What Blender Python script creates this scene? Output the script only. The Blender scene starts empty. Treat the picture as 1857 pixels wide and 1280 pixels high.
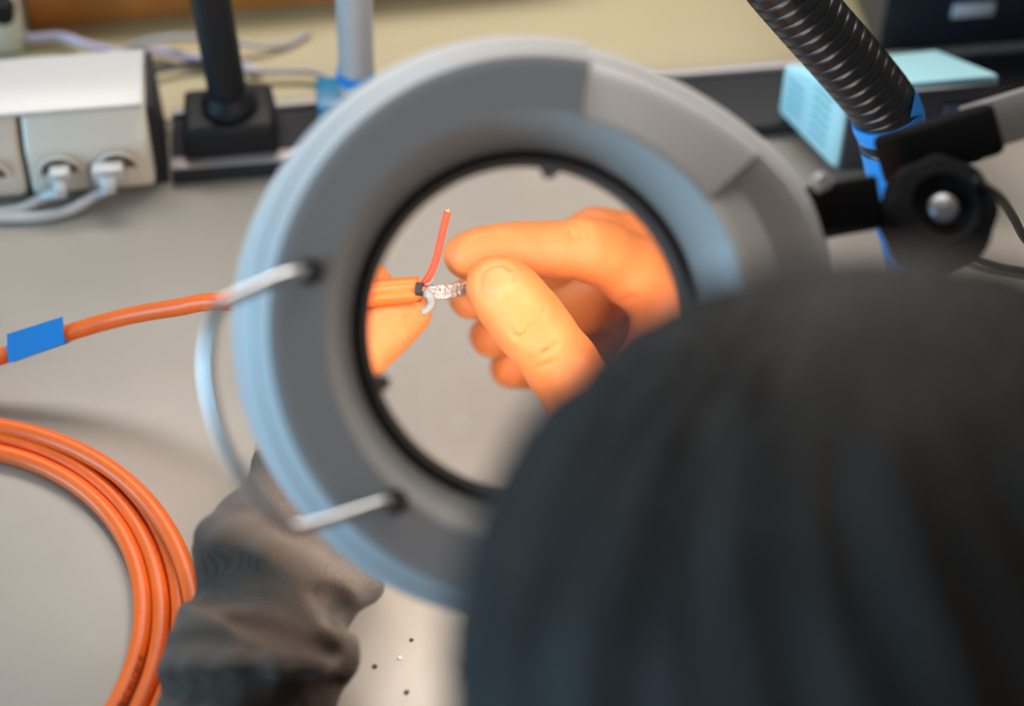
import bpy, bmesh, math, random
import numpy as np
from mathutils import Vector, Matrix

random.seed(4)
SC = bpy.context.scene
COL = SC.collection

# ------------------------------------------------------------------ camera
IW, IH, FPX = 1857.0, 1280.0, 3353.0
PITCH, YAW = math.radians(47), math.radians(7)
BENCH = 0.75                                   # height of the bench top
CAM = np.array([0.0, 0.0, BENCH + 0.695])
_fh = np.array([math.sin(YAW), math.cos(YAW), 0.0])
FWD = _fh * math.cos(PITCH) - np.array([0, 0, 1.0]) * math.sin(PITCH)
RGT = np.array([math.cos(YAW), -math.sin(YAW), 0.0])
UPV = np.cross(RGT, FWD)
cam = bpy.data.cameras.new('camera')
cam.sensor_width = 36.0
cam.lens = FPX / IW * 36.0
cam.dof.use_dof = True
cam.dof.focus_distance = 0.866
cam.dof.aperture_fstop = 2.8
cam.dof.aperture_blades = 0
cam.clip_start = 0.02
camo = bpy.data.objects.new('camera', cam)
camo.location = CAM
camo.rotation_euler = (math.pi / 2 - PITCH, 0, -YAW)
COL.objects.link(camo)
SC.camera = camo

# ------------------------------------------------------------------ light
SC.view_settings.view_transform = 'Standard'
SC.view_settings.look = 'None'
SC.view_settings.gamma = 1.0
SC.view_settings.use_curve_mapping = False
SC.view_settings.exposure = 0.0
SC.cycles.max_bounces = 10
SC.cycles.transmission_bounces = 8
SC.cycles.caustics_reflective = False
SC.cycles.caustics_refractive = False
SC.cycles.sample_clamp_indirect = 4.0

world = bpy.data.worlds.new('room_ambient')
world.use_nodes = True
world.node_tree.nodes['Background'].inputs[0].default_value = (1.0, 0.96, 0.90, 1)
world.node_tree.nodes['Background'].inputs[1].default_value = 0.17
SC.world = world


def area_light(name, loc, target, size, power, color, size_y=None):
    l = bpy.data.lights.new(name, 'AREA')
    l.energy = power
    l.color = color
    l.size = size
    if size_y:
        l.shape = 'RECTANGLE'
        l.size_y = size_y
    o = bpy.data.objects.new(name, l)
    o.location = loc
    d = Vector(target) - Vector(loc)
    o.rotation_euler = d.to_track_quat('-Z', 'Y').to_euler()
    COL.objects.link(o)
    return o


area_light('rear_overhead_fill', (0.15, 1.25, 1.60), (0.05, 0.75, 0.8), 1.2, 13.7, (1.0, 0.94, 0.87), 0.25)  # unseen area light added low behind, for rim light and bench falloff
area_light('window_daylight', (-2.4, 0.15, 1.30), (0.0, 0.5, 0.9), 1.5, 70, (0.36, 0.71, 1.0), 0.9)
LAMP_POWER = 21.0

# ------------------------------------------------------------------ geometry of the picture
def ray(x, y):
    return FWD + RGT * ((x - IW / 2) / FPX) + UPV * ((IH / 2 - y) / FPX)


def dep(x, y, d):
    """world point seen at x, y at depth d"""
    return CAM + ray(x, y) * d


def ben(x, y, h=0.0):
    """world point seen at x, y at height h above the bench top"""
    r = ray(x, y)
    return CAM + r * ((BENCH + h - CAM[2]) / r[2])


def aty(x, y, Y):
    r = ray(x, y)
    return CAM + r * (Y / r[1])


# the magnifier's lens: centre, axis and focal length
LENS_C = dep(955, 595, 0.71)
_v = (CAM - LENS_C) / np.linalg.norm(CAM - LENS_C)
_r = RGT - _v * (RGT @ _v)
_r /= np.linalg.norm(_r)
_t = math.radians(13)
LENS_N = _v * math.cos(_t) + _r * math.sin(_t)
LENS_X = RGT - LENS_N * (RGT @ LENS_N)
LENS_X /= np.linalg.norm(LENS_X)
LENS_Y = np.cross(LENS_N, LENS_X)
LENS_F = 0.402
LENS_R = 0.0645


def thru(x, y, s):
    """real point that the lens shows at x, y, lying s behind the lens (thin lens equation)"""
    v = s * LENS_F / (LENS_F - s)
    r = ray(x, y)
    t = (-v - (CAM - LENS_C) @ LENS_N) / (r @ LENS_N)
    p = CAM + r * t - LENS_C
    h = p - LENS_N * (p @ LENS_N)
    return LENS_C - LENS_N * s + h * ((LENS_F - s) / LENS_F)


# ------------------------------------------------------------------ materials
MATS = {}


def mat(name, color, rough=0.5, metal=0.0, noise=0.0, nscale=40.0, bump=0.0, bscale=200.0, coat=0.0,
        spec=0.5, sheen=0.0, sss=0.0, emis=None, estr=0.0, color2=None, trans=0.0, ior=1.5):
    if name in MATS:
        return MATS[name]
    m = bpy.data.materials.new(name)
    m.use_nodes = True
    nt = m.node_tree
    b = nt.nodes['Principled BSDF']
    c = tuple(color) + (1,)
    b.inputs['Base Color'].default_value = c
    b.inputs['Roughness'].default_value = rough
    b.inputs['Metallic'].default_value = metal
    b.inputs['Specular IOR Level'].default_value = spec
    b.inputs['Coat Weight'].default_value = coat
    b.inputs['Coat Roughness'].default_value = 0.1
    b.inputs['Sheen Weight'].default_value = sheen
    b.inputs['IOR'].default_value = ior
    b.inputs['Transmission Weight'].default_value = trans
    if sss:
        b.inputs['Subsurface Weight'].default_value = sss
        b.inputs['Subsurface Radius'].default_value = (1.0, 0.35, 0.15)
        b.inputs['Subsurface Scale'].default_value = 0.004
    if emis:
        b.inputs['Emission Color'].default_value = tuple(emis) + (1,)
        b.inputs['Emission Strength'].default_value = estr
    tc = nt.nodes.new('ShaderNodeTexCoord')
    if noise:
        n = nt.nodes.new('ShaderNodeTexNoise')
        n.inputs['Scale'].default_value = nscale
        n.inputs['Detail'].default_value = 5
        r = nt.nodes.new('ShaderNodeMix')
        r.data_type = 'RGBA'
        c2 = color2 or tuple(max(0, x * (1 - noise)) for x in color)
        r.inputs[6].default_value = tuple(c2) + (1,)
        r.inputs[7].default_value = c
        nt.links.new(tc.outputs['Object'], n.inputs['Vector'])
        mr = nt.nodes.new('ShaderNodeMapRange')
        mr.inputs[1].default_value = 0.35
        mr.inputs[2].default_value = 0.65
        nt.links.new(n.outputs['Fac'], mr.inputs[0])
        nt.links.new(mr.outputs[0], r.inputs[0])
        nt.links.new(r.outputs[2], b.inputs['Base Color'])
    if bump:
        n2 = nt.nodes.new('ShaderNodeTexNoise')
        n2.inputs['Scale'].default_value = bscale
        n2.inputs['Detail'].default_value = 4
        nt.links.new(tc.outputs['Object'], n2.inputs['Vector'])
        bp = nt.nodes.new('ShaderNodeBump')
        bp.inputs['Strength'].default_value = bump
        bp.inputs['Distance'].default_value = 0.002
        nt.links.new(n2.outputs['Fac'], bp.inputs['Height'])
        nt.links.new(bp.outputs['Normal'], b.inputs['Normal'])
    MATS[name] = m
    return m


M_BENCH = mat('bench_laminate', (0.335, 0.296, 0.254), 0.42, noise=0.09, nscale=9, bump=0.05, bscale=90)
M_REAR = mat('rear_bench_laminate', (0.385, 0.315, 0.175), 0.5, noise=0.08, nscale=7)
M_WALL = mat('wall_paint', (0.55, 0.55, 0.52), 0.8, noise=0.05)
M_FLOOR = mat('floor_vinyl', (0.20, 0.20, 0.21), 0.5, noise=0.3, nscale=12)
M_STEEL = mat('bench_steel', (0.35, 0.36, 0.38), 0.4, metal=0.6)
M_GREY = mat('lamp_grey_paint', (0.57, 0.56, 0.555), 0.40, bump=0.03, bscale=300)
M_BORE_LIT = mat('bore_grey_lightened', (0.78, 0.78, 0.76), 0.35)  # lighter than the housing paint, standing in for light on the bore wall
M_WHITEIN = mat('reflector_white', (0.8, 0.8, 0.78), 0.5)
M_RIM = mat('black_rim', (0.018, 0.019, 0.022), 0.35)
M_RIMG = mat('grey_gasket', (0.24, 0.24, 0.24), 0.45)
M_GLASS = mat('lens_glass', (1, 1, 1), 0.0, trans=1.0, ior=1.5)
M_TUBE = mat('lit_tube', (1, 0.9, 0.75), 0.4, emis=(1.0, 0.95, 0.89), estr=LAMP_POWER)
M_CHROME = mat('chrome', (0.68, 0.68, 0.69), 0.34, metal=1.0)
M_BLACK = mat('black_plastic', (0.007, 0.008, 0.010), 0.55, bump=0.04, spec=0.25)
M_BLACK2 = mat('satin_black', (0.02, 0.02, 0.023), 0.6, spec=0.2)
M_MATT = mat('matt_black', (0.013, 0.013, 0.014), 0.75, spec=0.06)
M_ARM = mat('arm_grey', (0.42, 0.41, 0.40), 0.4, metal=0.2)
M_ORANGE = mat('orange_jacket', (0.76, 0.130, 0.015), 0.42, spec=0.35, coat=0.08, noise=0.10, nscale=60)
M_RED = mat('red_insulation', (0.80, 0.045, 0.014), 0.5, spec=0.3)
M_TINNED = mat('tinned_braid', (0.72, 0.74, 0.75), 0.25, metal=1.0, bump=0.6, bscale=900)
M_CLEAR = mat('milky_insulation', (0.45, 0.45, 0.44), 0.25, trans=0.55)
M_COPPER = mat('copper', (0.95, 0.55, 0.25), 0.3, metal=1.0)
M_TAPE = mat('blue_tape', (0.006, 0.205, 0.62), 0.45, bump=0.15, bscale=60)
M_TEAL = mat('blue_clamp', (0.005, 0.14, 0.28), 0.4)
M_WHITE = mat('white_plastic', (0.50, 0.50, 0.50), 0.35)
M_WHITE2 = mat('ivory_plastic', (0.66, 0.61, 0.52), 0.38)
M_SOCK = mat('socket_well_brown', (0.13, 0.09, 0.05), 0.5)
M_LILAC = mat('lilac_lead', (0.42, 0.38, 0.52), 0.4)
M_GREYLEAD = mat('grey_lead', (0.36, 0.34, 0.36), 0.45)
M_HOSEG = mat('grey_hose', (0.36, 0.38, 0.40), 0.45)
M_HOSE = mat('black_hose', (0.006, 0.006, 0.007), 0.34, bump=0.1, bscale=150)
M_CYAN = mat('pale_blue_case', (0.33, 0.60, 0.66), 0.45)
M_SLOT = mat('vent_teal', (0.15, 0.38, 0.44), 0.5)
M_NAVY = mat('dark_front', (0.02, 0.022, 0.03), 0.35)
M_WOOD = mat('brown_wood', (0.52, 0.21, 0.05), 0.5, noise=0.4, nscale=14)
M_PALE = mat('pale_green_plastic', (0.66, 0.65, 0.54), 0.5)
M_LABEL = mat('label_white', (0.62, 0.62, 0.66), 0.5)
M_ALU = mat('aluminium', (0.34, 0.31, 0.30), 0.45, metal=0.3)
M_INK = mat('dark_print', (0.06, 0.02, 0.01), 0.6)
M_SPECK = mat('dark_crumb', (0.05, 0.035, 0.02), 0.7)
M_SPECKW = mat('white_crumb', (0.75, 0.75, 0.72), 0.6)
M_HAIR = mat('dark_hair', (0.046, 0.038, 0.034), 0.65, noise=0.4, nscale=30, spec=0.18, bump=0.4, bscale=60)
M_TROUSER = mat('dark_trousers', (0.02, 0.022, 0.03), 0.8)
M_NAIL = mat('fingernail', (0.60, 0.205, 0.064), 0.45, sss=0.1)
M_EYE = mat('eye_white', (0.8, 0.8, 0.78), 0.2)


def skin_material():
    m = bpy.data.materials.new('skin')
    m.use_nodes = True
    nt = m.node_tree
    b = nt.nodes['Principled BSDF']
    tc = nt.nodes.new('ShaderNodeTexCoord')
    n = nt.nodes.new('ShaderNodeTexNoise')
    n.inputs['Scale'].default_value = 45
    n.inputs['Detail'].default_value = 6
    cr = nt.nodes.new('ShaderNodeValToRGB')
    cr.color_ramp.elements[0].position = 0.3
    cr.color_ramp.elements[0].color = (0.58, 0.152, 0.036, 1)
    cr.color_ramp.elements[1].position = 0.7
    cr.color_ramp.elements[1].color = (0.66, 0.212, 0.060, 1)
    nt.links.new(tc.outputs['Object'], n.inputs['Vector'])
    nt.links.new(n.outputs['Fac'], cr.inputs[0])
    nt.links.new(cr.outputs[0], b.inputs['Base Color'])
    b.inputs['Roughness'].default_value = 0.5
    b.inputs['Specular IOR Level'].default_value = 0.35
    b.inputs['Subsurface Weight'].default_value = 0.15
    b.inputs['Subsurface Radius'].default_value = (1.0, 0.35, 0.15)
    b.inputs['Subsurface Scale'].default_value = 0.003
    v = nt.nodes.new('ShaderNodeTexVoronoi')
    v.feature = 'DISTANCE_TO_EDGE'
    v.inputs['Scale'].default_value = 900
    n2 = nt.nodes.new('ShaderNodeTexNoise')
    n2.inputs['Scale'].default_value = 260
    n2.inputs['Detail'].default_value = 5
    nt.links.new(tc.outputs['Object'], v.inputs['Vector'])
    nt.links.new(tc.outputs['Object'], n2.inputs['Vector'])
    ad = nt.nodes.new('ShaderNodeMath')
    ad.operation = 'ADD'
    nt.links.new(v.outputs['Distance'], ad.inputs[0])
    nt.links.new(n2.outputs['Fac'], ad.inputs[1])
    bp = nt.nodes.new('ShaderNodeBump')
    bp.inputs['Strength'].default_value = 0.25
    bp.inputs['Distance'].default_value = 0.0006
    nt.links.new(ad.outputs[0], bp.inputs['Height'])
    nt.links.new(bp.outputs['Normal'], b.inputs['Normal'])
    return m


def knit_material():
    m = bpy.data.materials.new('dark_knit')
    m.use_nodes = True
    nt = m.node_tree
    b = nt.nodes['Principled BSDF']
    tc = nt.nodes.new('ShaderNodeTexCoord')
    mp = nt.nodes.new('ShaderNodeMapping')
    mp.inputs['Rotation'].default_value = (0.5, 0.4, 0.5)
    w1 = nt.nodes.new('ShaderNodeTexWave')
    w1.inputs['Scale'].default_value = 260
    w1.inputs['Distortion'].default_value = 1.5
    w2 = nt.nodes.new('ShaderNodeTexWave')
    w2.bands_direction = 'Y'
    w2.inputs['Scale'].default_value = 260
    w2.inputs['Distortion'].default_value = 1.5
    n = nt.nodes.new('ShaderNodeTexNoise')
    n.inputs['Scale'].default_value = 18
    n.inputs['Detail'].default_value = 6
    nt.links.new(tc.outputs['Object'], mp.inputs['Vector'])
    for w in (w1, w2):
        nt.links.new(mp.outputs['Vector'], w.inputs['Vector'])
    nt.links.new(tc.outputs['Object'], n.inputs['Vector'])
    mu = nt.nodes.new('ShaderNodeMath')
    mu.operation = 'MULTIPLY'
    nt.links.new(w1.outputs['Fac'], mu.inputs[0])
    nt.links.new(w2.outputs['Fac'], mu.inputs[1])
    bp = nt.nodes.new('ShaderNodeBump')
    bp.inputs['Strength'].default_value = 0.9
    bp.inputs['Distance'].default_value = 0.0008
    nt.links.new(mu.outputs[0], bp.inputs['Height'])
    nt.links.new(bp.outputs['Normal'], b.inputs['Normal'])
    mx = nt.nodes.new('ShaderNodeMix')
    mx.data_type = 'RGBA'
    mx.inputs[6].default_value = (0.050, 0.034, 0.025, 1)
    mx.inputs[7].default_value = (0.082, 0.057, 0.041, 1)
    nt.links.new(n.outputs['Fac'], mx.inputs[0])
    nt.links.new(mx.outputs[2], b.inputs['Base Color'])
    b.inputs['Roughness'].default_value = 0.9
    b.inputs['Sheen Weight'].default_value = 0.16
    b.inputs['Sheen Roughness'].default_value = 0.5
    b.inputs['Specular IOR Level'].default_value = 0.2
    return m


M_SKIN = skin_material()
M_KNIT = knit_material()

# ------------------------------------------------------------------ builders
def link(name, me, m=None, parent=None, smooth=True, angle=None):
    o = bpy.data.objects.new(name, me)
    COL.objects.link(o)
    if m is not None and len(me.materials) == 0:
        me.materials.append(m)
    if smooth and len(me.polygons):
        me.polygons.foreach_set('use_smooth', [True] * len(me.polygons))
        if angle is not None:
            me.set_sharp_from_angle(angle=math.radians(angle))
    if parent is not None:
        o.parent = parent
    return o


def tag(o, label, cat, group=None, kind=None):
    if label:
        o['label'] = label
    if cat:
        o['category'] = cat
    if group:
        o['group'] = group
    if kind:
        o['kind'] = kind
    return o


def empty(name, loc, label=None, cat=None, mw=None):
    o = bpy.data.objects.new(name, None)
    o.empty_display_size = 0.02
    COL.objects.link(o)
    if mw is not None:
        o.matrix_world = mw
    else:
        o.location = Vector(loc)
    if label:
        tag(o, label, cat)
    return o


def pydata(verts, faces):
    me = bpy.data.meshes.new('m')
    me.from_pydata([tuple(map(float, v)) for v in verts], [], faces)
    me.update()
    return me


def from_bm(bm):
    me = bpy.data.meshes.new('m')
    bmesh.ops.recalc_face_normals(bm, faces=bm.faces)
    bm.to_mesh(me)
    bm.free()
    return me


def hexa(corners, bevel=0.0, seg=2):
    """8 corners: bottom ring of 4 then top ring of 4"""
    bm = bmesh.new()
    vs = [bm.verts.new(tuple(map(float, c))) for c in corners]
    for f in ((3, 2, 1, 0), (4, 5, 6, 7), (0, 1, 5, 4), (1, 2, 6, 5), (2, 3, 7, 6), (3, 0, 4, 7)):
        bm.faces.new([vs[i] for i in f])
    if bevel:
        bmesh.ops.bevel(bm, geom=list(bm.edges), offset=bevel, segments=seg, profile=0.5, affect='EDGES')
    return from_bm(bm)


def box(x0, x1, y0, y1, z0, z1, bevel=0.0, seg=2):
    return hexa([(x0, y0, z0), (x1, y0, z0), (x1, y1, z0), (x0, y1, z0),
                 (x0, y0, z1), (x1, y0, z1), (x1, y1, z1), (x0, y1, z1)], bevel, seg)


def lathe(profile, seg=64, closed=False, cap=False):
    """profile: (r, z) list turned about Z"""
    n = len(profile)
    verts, faces = [], []
    for i in range(seg):
        a = 2 * math.pi * i / seg
        for r, z in profile:
            verts.append((r * math.cos(a), r * math.sin(a), z))
    for i in range(seg):
        j = (i + 1) % seg
        for k in range(n if closed else n - 1):
            l = (k + 1) % n
            faces.append((i * n + k, j * n + k, j * n + l, i * n + l))
    if cap:
        faces.append(tuple(i * n for i in reversed(range(seg))))
        faces.append(tuple(i * n + n - 1 for i in range(seg)))
    bm = bmesh.new()
    me = pydata(verts, faces)
    bm.from_mesh(me)
    bmesh.ops.remove_doubles(bm, verts=bm.verts, dist=1e-6)
    return from_bm(bm)


def catmull(pts, n=12):
    P = [np.array(p, float) for p in pts]
    P = [2 * P[0] - P[1]] + P + [2 * P[-1] - P[-2]]
    out = []
    for i in range(1, len(P) - 2):
        p0, p1, p2, p3 = P[i - 1:i + 3]
        for k in range(n):
            t = k / n
            out.append(0.5 * ((2 * p1) + (-p0 + p2) * t + (2 * p0 - 5 * p1 + 4 * p2 - p3) * t * t
                              + (-p0 + 3 * p1 - 3 * p2 + p3) * t ** 3))
    out.append(P[-2])
    return out


def frames(path):
    """rotation minimising frames"""
    T = []
    for i in range(len(path)):
        d = path[min(i + 1, len(path) - 1)] - path[max(i - 1, 0)]
        T.append(d / (np.linalg.norm(d) + 1e-12))
    n = np.cross(T[0], np.array([0.0, 0.0, 1.0]))
    if np.linalg.norm(n) < 1e-3:
        n = np.cross(T[0], np.array([0.0, 1.0, 0.0]))
    n /= np.linalg.norm(n)
    N = []
    for t in T:
        n = n - t * (n @ t)
        n /= np.linalg.norm(n)
        N.append(n)
    return T, N, [np.cross(t, m) for t, m in zip(T, N)]


def tube(path, rad, seg=14, cap=True):
    """sweep a circle; rad is a number or a list"""
    path = [np.array(p, float) for p in path]
    T, N, B = frames(path)
    verts, faces = [], []
    for i, p in enumerate(path):
        r = rad if np.isscalar(rad) else rad[i]
        for k in range(seg):
            a = 2 * math.pi * k / seg
            verts.append(p + (N[i] * math.cos(a) + B[i] * math.sin(a)) * r)
    for i in range(len(path) - 1):
        for k in range(seg):
            l = (k + 1) % seg
            faces.append((i * seg + k, i * seg + l, (i + 1) * seg + l, (i + 1) * seg + k))
    if cap:
        faces.append(tuple(reversed(range(seg))))
        o = (len(path) - 1) * seg
        faces.append(tuple(range(o, o + seg)))
    bm = bmesh.new()
    bm.from_mesh(pydata(verts, faces))
    return from_bm(bm)


def xform(me, M):
    me.transform(M)
    return me


def cyl_between(a, b, r, seg=20, r2=None):
    a, b = np.array(a, float), np.array(b, float)
    return tube([a, a + (b - a) * 0.5, b], [r, (r + (r2 or r)) / 2, r2 or r], seg)


def join(meshes):
    bm = bmesh.new()
    for me in meshes:
        bm.from_mesh(me)
    out = bpy.data.meshes.new('m')
    bm.to_mesh(out)
    bm.free()
    return out


# ---- implicit surfaces, for hands, cloth and body
def smin(a, b, k):
    h = np.clip(0.5 + 0.5 * (b - a) / k, 0, 1)
    return b * (1 - h) + a * h - k * h * (1 - h)


class Field:
    def __init__(self, lo, hi, h):
        self.lo, self.h = np.array(lo, float), h
        self.n = np.ceil((np.array(hi) - self.lo) / h).astype(int) + 1
        self.ax = [(self.lo[i] + h * np.arange(self.n[i])).astype(np.float32) for i in range(3)]

    def new(self, v=0.05):
        return np.full(self.n, v, np.float32)

    def block(self, a, b, m):
        lo = np.minimum(a, b) - m
        hi = np.maximum(a, b) + m
        i0 = np.clip(np.floor((lo - self.lo) / self.h).astype(int), 0, self.n)
        i1 = np.clip(np.ceil((hi - self.lo) / self.h).astype(int) + 1, 0, self.n)
        s = tuple(slice(p, q) for p, q in zip(i0, i1))
        X = self.ax[0][s[0]][:, None, None]
        Y = self.ax[1][s[1]][None, :, None]
        Z = self.ax[2][s[2]][None, None, :]
        return s, X, Y, Z

    def cone(self, F, a, ra, b, rb, k=0.004, margin=0.02, sub=False):
        a, b = np.array(a, float), np.array(b, float)
        s, X, Y, Z = self.block(a, b, max(ra, rb) + margin)
        if min(F[s].shape) == 0:
            return
        d = b - a
        L = max(d @ d, 1e-12)
        t = np.clip(((X - a[0]) * d[0] + (Y - a[1]) * d[1] + (Z - a[2]) * d[2]) / L, 0, 1)
        q = np.sqrt((X - a[0] - t * d[0]) ** 2 + (Y - a[1] - t * d[1]) ** 2 + (Z - a[2] - t * d[2]) ** 2) - (ra + t * (rb - ra))
        if sub:
            F[s] = -smin(-F[s], q, k)
        else:
            F[s] = smin(F[s], q.astype(np.float32), k)

    def chain(self, F, pts, k=0.004, sub=False, margin=0.02):
        for (a, ra), (b, rb) in zip(pts, pts[1:]):
            self.cone(F, a, ra, b, rb, k, margin, sub)
        return F

    def ellipsoid(self, F, c, R, rad, k=0.004, sub=False, margin=0.03):
        """R: 3x3 rows = axes"""
        c = np.array(c, float)
        m = max(rad)
        s, X, Y, Z = self.block(c, c, m + margin)
        if min(F[s].shape) == 0:
            return
        x, y, z = X - c[0], Y - c[1], Z - c[2]
        u = [(x * R[i][0] + y * R[i][1] + z * R[i][2]) for i in range(3)]
        k0 = np.sqrt(sum((u[i] / rad[i]) ** 2 for i in range(3)))
        k1 = np.sqrt(sum((u[i] / rad[i] ** 2) ** 2 for i in range(3))) + 1e-9
        q = (k0 * (k0 - 1) / k1).astype(np.float32)
        F[s] = -smin(-F[s], q, k) if sub else smin(F[s], q, k)

    def groove(self, F, pts, depth, w):
        """press a soft line into the surface"""
        for a, b in zip(pts, pts[1:]):
            a, b = np.array(a, float), np.array(b, float)
            s, X, Y, Z = self.block(a, b, w * 4)
            if min(F[s].shape) == 0:
                continue
            d = b - a
            L = max(d @ d, 1e-12)
            t = np.clip(((X - a[0]) * d[0] + (Y - a[1]) * d[1] + (Z - a[2]) * d[2]) / L, 0, 1)
            q = (X - a[0] - t * d[0]) ** 2 + (Y - a[1] - t * d[1]) ** 2 + (Z - a[2] - t * d[2]) ** 2
            F[s] = F[s] + (depth * np.exp(-q / (w * w))).astype(np.float32)

    def mesh(self, F):
        """surface nets"""
        ins = F < 0
        n = F.shape
        cs = tuple(x - 1 for x in n)
        cnt = np.zeros(cs, np.int8)
        for dx in (0, 1):
            for dy in (0, 1):
                for dz in (0, 1):
                    cnt += ins[dx:dx + cs[0], dy:dy + cs[1], dz:dz + cs[2]]
        act = (cnt > 0) & (cnt < 8)
        idx = np.argwhere(act)
        if len(idx) == 0:
            return bpy.data.meshes.new('m')
        vid = np.full(cs, -1, np.int64)
        vid[act] = np.arange(len(idx))
        acc = np.zeros((len(idx), 3))
        num = np.zeros(len(idx))
        corners = [(0, 0, 0), (1, 0, 0), (0, 1, 0), (1, 1, 0), (0, 0, 1), (1, 0, 1), (0, 1, 1), (1, 1, 1)]
        for i, j in ((0, 1), (2, 3), (4, 5), (6, 7), (0, 2), (1, 3), (4, 6), (5, 7), (0, 4), (1, 5), (2, 6), (3, 7)):
            ca, cb = np.array(corners[i]), np.array(corners[j])
            pa, pb = idx + ca, idx + cb
            fa = F[pa[:, 0], pa[:, 1], pa[:, 2]].astype(float)
            fb = F[pb[:, 0], pb[:, 1], pb[:, 2]].astype(float)
            x = (fa < 0) != (fb < 0)
            t = np.where(x, fa / np.where(x, fa - fb, 1), 0)
            acc += np.where(x[:, None], ca + t[:, None] * (cb - ca), 0)
            num += x
        verts = self.lo + (idx + acc / num[:, None]) * self.h
        quads = []
        for axis in range(3):
            u, v = (axis + 1) % 3, (axis + 2) % 3
            sl0 = [slice(None)] * 3
            sl1 = [slice(None)] * 3
            sl0[axis] = slice(0, n[axis] - 1)
            sl1[axis] = slice(1, n[axis])
            A, Bq = ins[tuple(sl0)], ins[tuple(sl1)]
            e = np.argwhere(A != Bq)
            ok = (e[:, u] > 0) & (e[:, v] > 0) & (e[:, u] < n[u] - 1) & (e[:, v] < n[v] - 1)
            e = e[ok]
            flip = ~A[e[:, 0], e[:, 1], e[:, 2]]
            du = np.eye(3, dtype=int)[u]
            dv = np.eye(3, dtype=int)[v]
            q = []
            for off in (-du - dv, -dv, 0 * du, -du):
                c = e + off
                q.append(vid[c[:, 0], c[:, 1], c[:, 2]])
            q = np.stack(q, 1)
            q[flip] = q[flip][:, ::-1]
            quads.append(q)
        quads = np.concatenate(quads)
        me = bpy.data.meshes.new('m')
        me.vertices.add(len(verts))
        me.vertices.foreach_set('co', verts.astype(np.float32).ravel())
        me.loops.add(quads.size)
        me.loops.foreach_set('vertex_index', quads.astype(np.int32).ravel())
        me.polygons.add(len(quads))
        me.polygons.foreach_set('loop_start', np.arange(0, quads.size, 4, dtype=np.int32))
        me.polygons.foreach_set('loop_total', np.full(len(quads), 4, np.int32))
        me.update(calc_edges=True)
        return me


# ================================================================== the setting
tag(link('floor', box(-2.5, 2.5, -2, 2.5, -0.05, 0.0), M_FLOOR), None, None, kind='structure')
tag(link('wall_back', box(-2.5, 2.5, 2.5, 2.6, 0.0, 2.7), M_WALL), None, None, kind='structure')

wb = empty('workbench', (0, 0.5, 0), 'grey-beige laminate workbench top under the coiled orange cable', 'workbench')
def under(o, root):
    o.parent = root
    o.matrix_parent_inverse = root.matrix_world.inverted() if False else Matrix.Translation(root.location).inverted()
    return o
under(link('bench_top', box(-0.8, 0.9, 0.20, 0.850, BENCH - 0.03, BENCH, 0.002), M_BENCH, angle=40), wb)
for lx in (-0.76, 0.86):
    for ly in (0.24, 0.80):
        under(link('leg', box(lx - 0.02, lx + 0.02, ly - 0.02, ly + 0.02, 0.0, BENCH - 0.03, 0.002), M_STEEL, angle=40), wb)
rb = empty('workbench', (0, 1.1, 0), 'yellow-beige bench top beyond the rail at the back', 'workbench')
under(link('bench_top', box(-0.8, 0.9, 0.852, 1.5, BENCH - 0.03, BENCH, 0.002), M_REAR, angle=40), rb)
for lx in (-0.76, 0.86):
    for ly in (0.9, 1.46):
        under(link('leg', box(lx - 0.02, lx + 0.02, ly - 0.02, ly + 0.02, 0.0, BENCH - 0.03, 0.002), M_STEEL, angle=40), rb)

# mounting rail along the back of the bench
rail = empty('mounting_rail', (0.1, 0.82, BENCH), 'black and silver equipment rail along the back edge of the bench', 'rail')
def rl(name, me, m, root=rail, angle=40):
    return under(link(name, me, m, angle=angle), root)
Z = BENCH
rl('rail_body', box(-0.094, 0.85, 0.7945, 0.8495, Z, Z + 0.0085, 0.0008), M_BLACK2)
rl('front_strip', box(-0.094, 0.06, 0.7965, 0.806, Z + 0.0085, Z + 0.0105, 0.0006), M_ALU)
rl('back_strip', box(-0.094, 0.85, 0.843, 0.849, Z + 0.0085, Z + 0.0115, 0.0006), M_ALU)

# ================================================================== socket strip with plugs
strip = empty('socket_strip', (-0.2, 0.82, Z), 'white socket strip with a flat lid and black end cap', 'socket strip')
XR = -0.103
def strip_module(x0, x1):
    # cross-section in (y, z): slanted socket face, upper slope, top
    prof = [(0.790, 0.004), (0.794, 0.032), (0.806, 0.049), (0.846, 0.049), (0.846, 0.004)]
    bm = bmesh.new()
    a = [bm.verts.new((x0, y, Z + z + 0.0105 * 0)) for y, z in prof]
    b = [bm.verts.new((x1, y, Z + z)) for y, z in prof]
    bm.faces.new(a)
    bm.faces.new(list(reversed(b)))
    for i in range(5):
        bm.faces.new((a[i], b[i], b[(i + 1) % 5], a[(i + 1) % 5]))
    bmesh.ops.recalc_face_normals(bm, faces=bm.faces)
    bmesh.ops.bevel(bm, geom=list(bm.edges), offset=0.003, segments=3, profile=0.5, affect='EDGES')
    return from_bm(bm)
rl('socket_module', strip_module(-0.1705, XR), M_WHITE2, strip)
rl('socket_module', strip_module(-0.2405, -0.1735), M_WHITE2, strip)
rl('socket_module', strip_module(-0.3105, -0.2435), M_WHITE2, strip)
rl('base_channel', box(-0.315, XR + 0.004, 0.797, 0.8485, Z, Z + 0.006, 0.001), M_BLACK2, strip)
rl('end_cap', hexa([(XR, 0.797, Z), (XR + 0.007, 0.797, Z), (XR + 0.005, 0.849, Z), (XR, 0.849, Z),
                    (XR, 0.806, Z + 0.047), (XR + 0.0035, 0.806, Z + 0.047), (XR + 0.0035, 0.849, Z + 0.052), (XR, 0.849, Z + 0.052)], 0.001), M_BLACK2, strip)
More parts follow.
